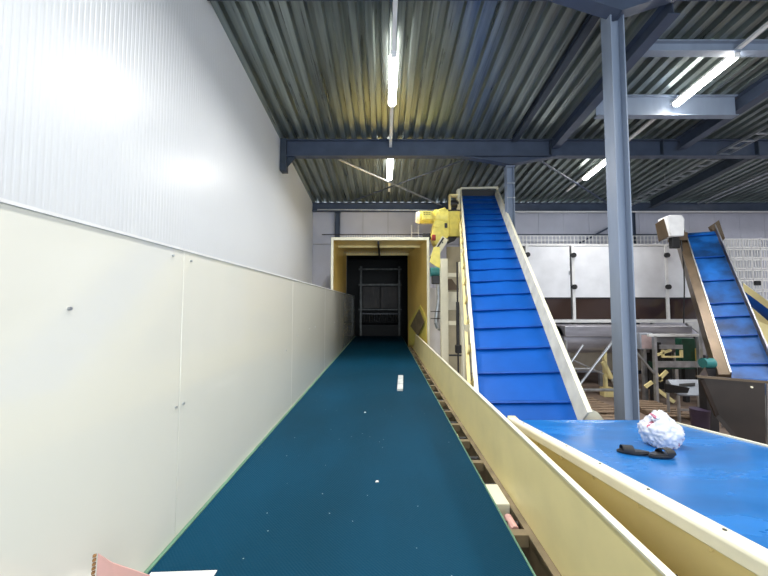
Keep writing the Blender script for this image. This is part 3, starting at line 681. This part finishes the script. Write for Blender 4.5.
for q in (fr[3], fr[2]+Vector((-.1, .1, 0)), fr[3]+off*.7): MB().box(q.x-.03, q.x+.03, q.y, q.y+.06, 0, q.z).build('leg', M['stainless'], t)
q = P(751, 387, 5.2); MB().tube(q, q+Vector((0, -.02, 0)), .015, n=8).build('bolt', M['creamwhite'], t)

# ------------------------------------------------------------------ cream conveyors at the right edge
for (dy, dpy, lb) in ((0, 0, 'upper cream conveyor with blue belt at the right edge'), (-.6, 17, 'lower cream conveyor with blue belt at the right edge')):
    A = P(743, 283+dpy, 9.3+dy); B_ = P(790, 317+dpy*1.35, 8.2+dy)
    t = thing('slanting_conveyor', (B_.x, B_.y, 0), lb, 'conveyor')
    sd = Vector((.35, .8, 0))
    m = MB(); m.prism([A, B_, B_+Vector((0, 0, -.22)), A+Vector((0, 0, -.22))], (.03, .02, 0)); m.build('side_board', M['cream'], t)
    m = MB(); z = Vector((0, 0, -.32)); m.prism([A+sd+z, B_+sd+z, B_+sd+z*1.7, A+sd+z*1.7], (.03, .02, 0)); m.build('side_board', M['creamwhite'], t)
    m = MB(); z = Vector((0, 0, -.16)); m.prism([A+z+sd*.05, B_+z+sd*.05, B_+sd*.9+z*2, A+sd*.9+z*2], (0, 0, .02)); m.build('belt', M['blue'], t)
    m = MB(); z = Vector((0, 0, -.225)); m.prism([A+z, B_+z, B_+sd*.1+z, A+sd*.1+z], (0, 0, -.20)); m.build('return_belt', M['blue'], t)
    for q in (A.lerp(B_, .25)+sd*.5, B_+sd*.5): MB().box(q.x-.05, q.x+.05, q.y-.05, q.y+.05, 0, q.z-.3).build('leg', M['cream'], t)
m = MB(); m.prism([P(752, 318, 7.9), P(790, 335, 7.5), P(800, 385, 7.5), P(762, 365, 7.9)], (.05, .2, 0))
m.build('x', M['cream']).name = 'chute_plate'; o = bpy.data.objects['chute_plate']; tag(o, 'cream chute plate below the cream conveyors at the right edge', 'chute')
m = MB(); q = P(756, 284, 9.25)
t = tag(MB().box(q.x-.02, q.x+.12, 9.22, 9.3, q.z-.04, q.z+.09).build('limit_switch', M['black'], bevel=.01), 'small black box on top of the upper cream conveyor at the right edge', 'switch')

# ------------------------------------------------------------------ white machine enclosure
YE = 10.5
def Xe(px): return P(px, 300, YE).x
def Ze(py): return P(384, py, YE).z
t = thing('machine_enclosure', (Xe(610), YE, 0), 'long white panelled machine enclosure with dark window strip behind the big column', 'machine')
seams = [521, 527.5, 572, 620, 667, 700]
for a, b in zip(seams, seams[1:]):
    if b-a < 8: continue
    fdoor = MB().box(Xe(a)+.05, Xe(b)-.05, YE-.03, YE, Ze(297.5), Ze(246.5)).build('door_panel', M['whitepanel'], t, bevel=.008)
    MB().box(Xe(a)+.04, Xe(b)-.04, YE+.0, YE+.02, Ze(319), Ze(299)).build('window_strip', M['glass'], t)
MB().box(Xe(521), Xe(700), YE+.02, YE+1.6, Ze(319), Ze(245)).build('body', M['darkmetal'], t)
for s_ in (527.5, 573.5, 667):
    MB().box(Xe(s_)-.045, Xe(s_)+.045, YE-.045, YE+.02, Ze(322), Ze(245)).build('frame_post', M['white'], t, bevel=.004)
    for py in ((255,) if s_ < 530 else (255.5, 287)): MB().tube((Xe(s_), YE-.11, Ze(py)), (Xe(s_), YE-.045, Ze(py)), .08, n=18).build('knob', M['black'], t)
MB().box(Xe(521), Xe(700), YE-.06, YE+.03, Ze(322.5), Ze(319.5)).build('bottom_rail', M['white'], t)
MB().box(Xe(521), Xe(700), YE-.04, YE+1.6, Ze(246), Ze(244.5)).build('top_rail', M['white'], t)
MB().box(Xe(572)-.10, Xe(572)-.06, YE-.05, YE-.03, Ze(275), Ze(271)).build('handle', M['galv'], t)
m = MB(); m.prism([P(686, 323, YE-.1), P(699, 323, YE-.1), P(699, 333, YE-.1)], (0, .05, 0)); m.build('corner_gusset', M['white'], t)
for px in (535, 600, 690):
    for dy in (.1, 1.5): MB().box(Xe(px)-.05, Xe(px)+.05, YE+dy-.05, YE+dy+.05, 0, Ze(319)).build('leg', M['galv'], t)
# fence of pale battens above enclosure
YT = 12.1
t = thing('mesh_tray', (P(560, 240, YT).x, YT, P(560, 246, YT).z), 'pale mesh cable tray running above the white enclosure', 'cable tray')
xa, xb = P(512, 240, YT).x, P(700, 240, YT).x; za, zb = P(560, 244, YT).z, P(560, 236, YT).z
for zz in (za, (za+zb)/2, zb): MB().box(xa, xb, YT-.01, YT+.01, zz-.012, zz+.012).build('long_wire', M['white'], t)
x = xa
while x < xb:
    MB().box(x-.012, x+.012, YT-.012, YT+.012, za, zb).build('cross_wire', M['white'], t); x += .14
MB().box(xa, xb, YT+.05, YT+.09, zb+.05, zb+.09).build('support_rail', M['steeldark'], t)
for px in (530, 600, 690): MB().box(P(px, 240, YT).x-.02, P(px, 240, YT).x+.02, YT+.02, YT+.5, za, za+.04).build('wall_bracket', M['steeldark'], t)
rod(P(576, 245, 12.5), P(612, 226, 12.5), .035, 'brace_strut', 'blue grey slanted strut above the white enclosure left of the big column', M['steel'])
# rail over tunnel
t = thing('guard_rail', (-.3, 12.0, HZ), 'thin grey wire guard rail above the tunnel hood', 'railing')
zr = P(384, 234.5, 12.0).z
MB().tube((P(322, 234, 12).x, 12, zr), (P(430, 234, 12).x, 12, zr), .018, n=8).build('rail', M['darkmetal'], t)
x = P(345, 234, 12).x
while x < P(405, 234, 12).x: MB().tube((x, 12, HZ+.02), (x, 12, zr), .008, n=6).build('wire', M['white'], t); x += .09
for px in (411.5, 418.5): MB().tube((P(px, 234, 12).x, 12, HZ+.02), (P(px, 234, 12).x, 12, P(px, 225, 12).z), .022, n=8).build('post', M['white'], t)
MB().tube((P(411, 234, 12).x, 11.98, P(411, 233, 12).z), (P(419, 234, 12).x, 11.98, P(411, 233, 12).z), .015, n=8).build('crosspiece', M['white'], t)

# crates stacked along the far wall at the right
proto = None; YC = 12.2
q0 = P(727, 300, YC); wz = [P(384, v, YC).z for v in (237, 250, 262, 275, 286, 300)]
cw = .34
def make_crate(loc, h_):
    t = thing('crate', loc, '', 'crate', 'white mesh crates along the far wall')
    x, y, z = loc; m = MB()
    MB().box(x-cw/2+.008, x+cw/2-.008, y+.03, y+.30, z, z+.03).build('base', M['whitepanel'], t)
    m.box(x-cw/2+.01, x+cw/2-.01, y, y+.02, z+h_-.07, z+h_-.02); m.box(x-cw/2+.01, x+cw/2-.01, y, y+.02, z, z+.05)
    for i in range(4):
        xx = x-cw/2+.02+i*(cw-.04)/3; m.box(xx-.012, xx+.012, y, y+.02, z, z+h_-.02)
    m.build('front', M['white'], t)
    MB().box(x-cw/2+.01, x+cw/2-.01, y+.28, y+.30, z+.03, z+h_-.02).build('back', M['whitepanel'], t)
    return t
H_ = .40; pos_r = ['bottom', 'second', 'third', 'fourth', 'fifth', 'sixth', 'seventh', 'eighth', 'ninth', 'top']
pos_c = ['leftmost', 'second', 'third', 'fourth', 'fifth']
nrow = int(P(384, 237, YC).z // H_)
H_ = P(384, 238, YC).z / nrow
for c_ in range(5):
    for r_ in range(nrow):
        loc = Vector((q0.x + .2 + c_*cw, YC, r_*H_))
        rn = 'top' if r_ == nrow-1 else '%s from the floor' % ['lowest', 'second', 'third', 'fourth', 'fifth', 'sixth', 'seventh', 'eighth', 'ninth', 'tenth', 'eleventh', 'twelfth'][r_]
        lb = 'white mesh crate by the far wall, %s, in the %s stack' % (rn, pos_c[c_])
        if proto is None: proto = make_crate(loc, H_); proto['label'] = lb
        else: copy_tree(proto, None, loc, lb)

# ------------------------------------------------------------------ machines under the enclosure
YP = 9.7
def Xp(px, Y=YP): return P(px, 300, Y).x
def Zp(py, Y=YP): return P(384, py, Y).z
t = thing('duct_pipe', (Xp(620), YP, 0), 'large dull silver duct lying below the white enclosure', 'duct')
MB().tube((Xp(556), YP, Zp(339)), (Xp(678), YP, Zp(339)), .40, n=36).build('pipe', M['pipe'], t)
MB().box(Xp(556), Xp(677), YP-.45, YP+.3, Zp(335.5), Zp(325)).build('cover_sheet', M['pipe'], t, bevel=.02)
MB().tube((Xp(678), YP, Zp(339)), (Xp(682), YP, Zp(339)), .40, .30, n=36).build('end_cone', M['darkmetal'], t)
for px in (566, 672): MB().box(Xp(px)-.05, Xp(px)+.05, YP-.05, YP+.05, 0, Zp(349)).build('leg', M['galv'], t)
t = thing('switch_box', (Xp(643, 9.0), 9.0, Zp(357, 9)), 'pinkish grey square box right of the big column', 'box')
bdy = MB().box(Xp(636, 9), Xp(649, 9), 8.9, 9.1, Zp(349, 9), Zp(333, 9)).build('body', M['greytable'], t, bevel=.01)
MB().box(Xp(640, 9), Xp(643, 9), 8.95, 9.05, 0, Zp(349, 9)).build('post', M['galv'], t)
MB().box(Xp(637, 9), Xp(648, 9), 8.89, 8.9, Zp(348, 9), Zp(334.5, 9)).build('door', mat('pink grey box door', (.50,.38,.38), .45), bdy)
# white rail, scaffold
t = thing('scaffold_frame', (Xp(600, 9.0), 9.0, 0), 'white tubular scaffold frame with diagonal braces left of the big column', 'scaffold')
Ys = 9.0
def S(px, py, dy=0): return P(px, py, Ys+dy)
for a, b, r_ in ((S(614, 340), S(577, 388), .035), (S(583, 345), S(568, 367), .025), (S(573, 369), S(590, 369), .03), (S(579, 390), S(640, 390), .04), (S(560, 354, .2), S(603, 374, .2), .022)):
    MB().tube(a, b, r_, n=10).build('brace', M['galv'], t)
for px in (566, 613): q = S(px, 340); MB().tube((q.x, Ys, 0), (q.x, Ys, q.z), .03, n=10).build('upright', M['galv'], t)
t = thing('white_rail_frame', (Xp(655, 8.6), 8.6, 0), 'white rail frame with upright post right of the big column', 'frame')
q = P(654, 336, 8.6); MB().box(q.x-.035, q.x+.035, 8.56, 8.64, 0, q.z).build('post', M['galv'], t)
MB().box(P(648, 336, 8.6).x, P(700, 336, 8.6).x, 8.56, 8.64, P(1, 336.5, 8.6).z, P(1, 334, 8.6).z).build('rail', M['white'], t)
m = MB(); m.tube(P(636, 352, 8.6), P(658, 378, 8.6), .03, n=10); m.build('brace', M['galv'], t)
q = P(698, 336, 8.6); MB().box(q.x-.03, q.x+.03, 8.56, 8.64, 0, q.z).build('post', M['galv'], t)
# yellow props
t = thing('yellow_prop', (Xp(602, 9.4), 9.4, 0), 'yellow adjustable prop standing left of the big column', 'prop')
MB().box(Xp(601, 9.4), Xp(604, 9.4), 9.36, 9.44, 0, Zp(352, 9.4)).build('upright', M['cream'], t)
MB().tube(P(603, 362, 9.35), P(611, 378, 9.35), .07, n=12).build('ram', M['cream'], t)
MB().tube(P(611, 378, 9.35), P(615, 386, 9.35), .03, n=12).build('ram_rod', M['galv'], t)
MB().box(Xp(599, 9.4), Xp(609, 9.4), 9.3, 9.5, 0, .25).build('foot', M['cream'], t)
# green machine
Yg = 8.9
t = thing('green_machine', (Xp(675, Yg), Yg, 0), 'dark green machine frame with yellow parts under the silver duct', 'machine')
MB().box(Xp(650, Yg), Xp(696, Yg), Yg-.15, Yg+.15, Zp(368, Yg), Zp(362, Yg)).build('bed', M['green'], t)
MB().box(Xp(648, Yg), Xp(693, Yg), Yg-.2, Yg-.15, Zp(366, Yg), Zp(360, Yg)).build('bed_rail', M['galv'], t)
MB().box(Xp(676, Yg), Xp(690, Yg), Yg-.1, Yg+.1, Zp(362, Yg), Zp(338, Yg)).build('gear_case', M['green'], t, bevel=.02)
MB().box(Xp(650.5, Yg), Xp(656, Yg), Yg-.1, Yg+.1, Zp(362, Yg), Zp(342, Yg)).build('dark_column', M['black'], t)
MB().box(Xp(689, Yg), Xp(694.5, Yg), Yg-.25, Yg-.05, Zp(360, Yg), Zp(348, Yg)).build('orange_cover', M['amber'], t)
MB().box(Xp(695, Yg), Xp(703, Yg), Yg-.3, Yg-.1, Zp(361, Yg), Zp(347.5, Yg)).build('control_box', M['greytable'], t)
m = MB(); m.box(Xp(654, Yg), Xp(674, Yg), Yg-.2, Yg-.15, Zp(356.5, Yg), Zp(355, Yg)); m.box(Xp(654, Yg), Xp(656, Yg), Yg-.2, Yg-.15, Zp(355, Yg), Zp(349, Yg)); m.box(Xp(672, Yg), Xp(674, Yg), Yg-.2, Yg-.15, Zp(355, Yg), Zp(349, Yg))
m.bar(P(657, 355, Yg-.18), P(671, 350, Yg-.18), .04, .06); m.build('yellow_bracket', M['cream'], t)
MB().box(Xp(652, Yg), Xp(674, Yg), Yg-.2, Yg-.16, Zp(348, Yg), Zp(344, Yg)).build('nameplate_rail', M['galv'], t)
for px in (648, 680, 694): MB().box(Xp(px, Yg)-.05, Xp(px, Yg)+.05, Yg-.1, Yg, 0, Zp(368, Yg)).build('leg', M['darkmetal'], t)
for a, b in (((658, 380), (667, 371)), ((655, 372), (661, 381)), ((645, 387), (652, 382)), ((658, 390), (674, 402))):
    q = MB(); q.bar(P(a[0], a[1], Yg-.25), P(b[0], b[1], Yg-.25), .04, .09); q.build('yellow_lever', M['cream'], t)
# teal motor near hopper
t = thing('pump_motor', (P(708, 370, 6.6).x, 6.6, 0), 'teal pump motor on a dark stand behind the hopper rim', 'motor')
q = P(707, 363, 6.6); MB().tube(q+Vector((-.09, 0, 0)), q+Vector((.11, 0, 0)), .10, n=18).build('body', M['teal'], t)
MB().tube(q+Vector((.11, 0, 0)), q+Vector((.14, 0, 0)), .085, .05, n=18).build('fan_cover', M['teal'], t)
MB().tube(q+Vector((-.02, 0, .08)), q+Vector((-.02, 0, .16)), .04, n=12).build('terminal_box', M['darkmetal'], t)
MB().box(q.x-.12, q.x+.10, 6.52, 6.68, 0, q.z-.1).build('stand', M['darkmetal'], t)
# dark wall of machinery behind
t = thing('dark_cabinet', (Xp(690, 9.9), 9.9, 0), 'dark machinery cabinet behind the green machine', 'cabinet')
MB().box(Xp(650, 9.9), Xp(722, 9.9), 10.15, 10.3, 0, Zp(336, 9.9)).build('body', M['black'], t)
MB().box(Xp(655, 9.9), Xp(668, 9.9), 10.12, 10.15, .9, 1.6).build('door', M['darkmetal'], t)
# pale backdrop sheet low behind scaffold
t = tag(MB().box(Xp(556, 10.9), Xp(625, 10.9), 10.3, 10.34, .55, Zp(335, 10.9)).build('machine_guard_sheet', mat('beige guard sheet', (.42,.37,.30), .6, var=.12, scale=1.5)), 'beige guard sheet behind the scaffold frame', 'sheet')
# grey work table
Yt = 7.4
t = thing('work_table', (P(681, 400, Yt).x, Yt, 0), 'grey sheet metal work table with black tool recess before the green machine', 'table')
a, b, c, d = P(668, 379.5, Yt+.25), P(698.5, 379.5, Yt+.25), P(703, 395, Yt-.15), P(679, 395, Yt-.15)
zt = a.z
m = MB(); m.prism([a, b, c, d], (0, .02, -.03)); m.build('top', M['greytable'], t)
m = MB(); m.prism([P(679, 384, Yt+.12), P(695, 383, Yt+.12), P(695, 386, Yt+.06), P(679, 387, Yt+.06)], (0, -.01, .012)); m.prism([P(667, 384, Yt-.2), P(690, 388, Yt-.2), P(688, 393, Yt-.2), P(668, 393, Yt-.2)], (0, .08, 0)); m.build('tool', M['black'], t, bevel=.005)
for q in (d, c, a, b): MB().box(q.x-.02, q.x+.02, q.y, q.y+.04, 0, q.z-.02).build('leg', M['galv'], t)
q = P(680, 409, Yt); m = MB().box(d.x, c.x, Yt-.13, Yt-.10, q.z, q.z+.04); m.build('stretcher', M['galv'], t)
t = tag(MB().tube((P(700, 420, 6.6).x, 6.6, 0), (P(700, 420, 6.6).x, 6.6, P(700, 409, 6.6).z), .13, .16, n=20).build('waste_bin', M['purple']), 'dark purple bin standing left of the hopper', 'bin')
# pallets on the floor
def pallet(x, y, a, label):
    t = thing('wooden_pallet', (x, y, 0), label, 'pallet', 'wooden pallets on the floor')
    ca, sa = math.cos(a), math.sin(a)
    def T(u, v, z): return Vector((x+u*ca-v*sa, y+u*sa+v*ca, z))
    for v in (-.36, 0, .36): m = MB(); m.bar(T(-.6, v, .05), T(.6, v, .05), .1, .09); m.build('bearer', M['wood'], t)
    for i in range(7):
        u = -.55+i*.183; m = MB(); m.bar(T(u, -.4, .106), T(u, .4, .106), .12, .022); m.build('deck_board', M['wood'], t)
pallet(5.3, 8.3, 1.6, 'wooden pallet on the floor left of the big column'); pallet(6.7, 8.0, 1.5, 'wooden pallet on the floor behind the plastic bag')
pallet(5.0, 6.9, 1.57, 'wooden pallet on the floor left of the big column, nearer one')
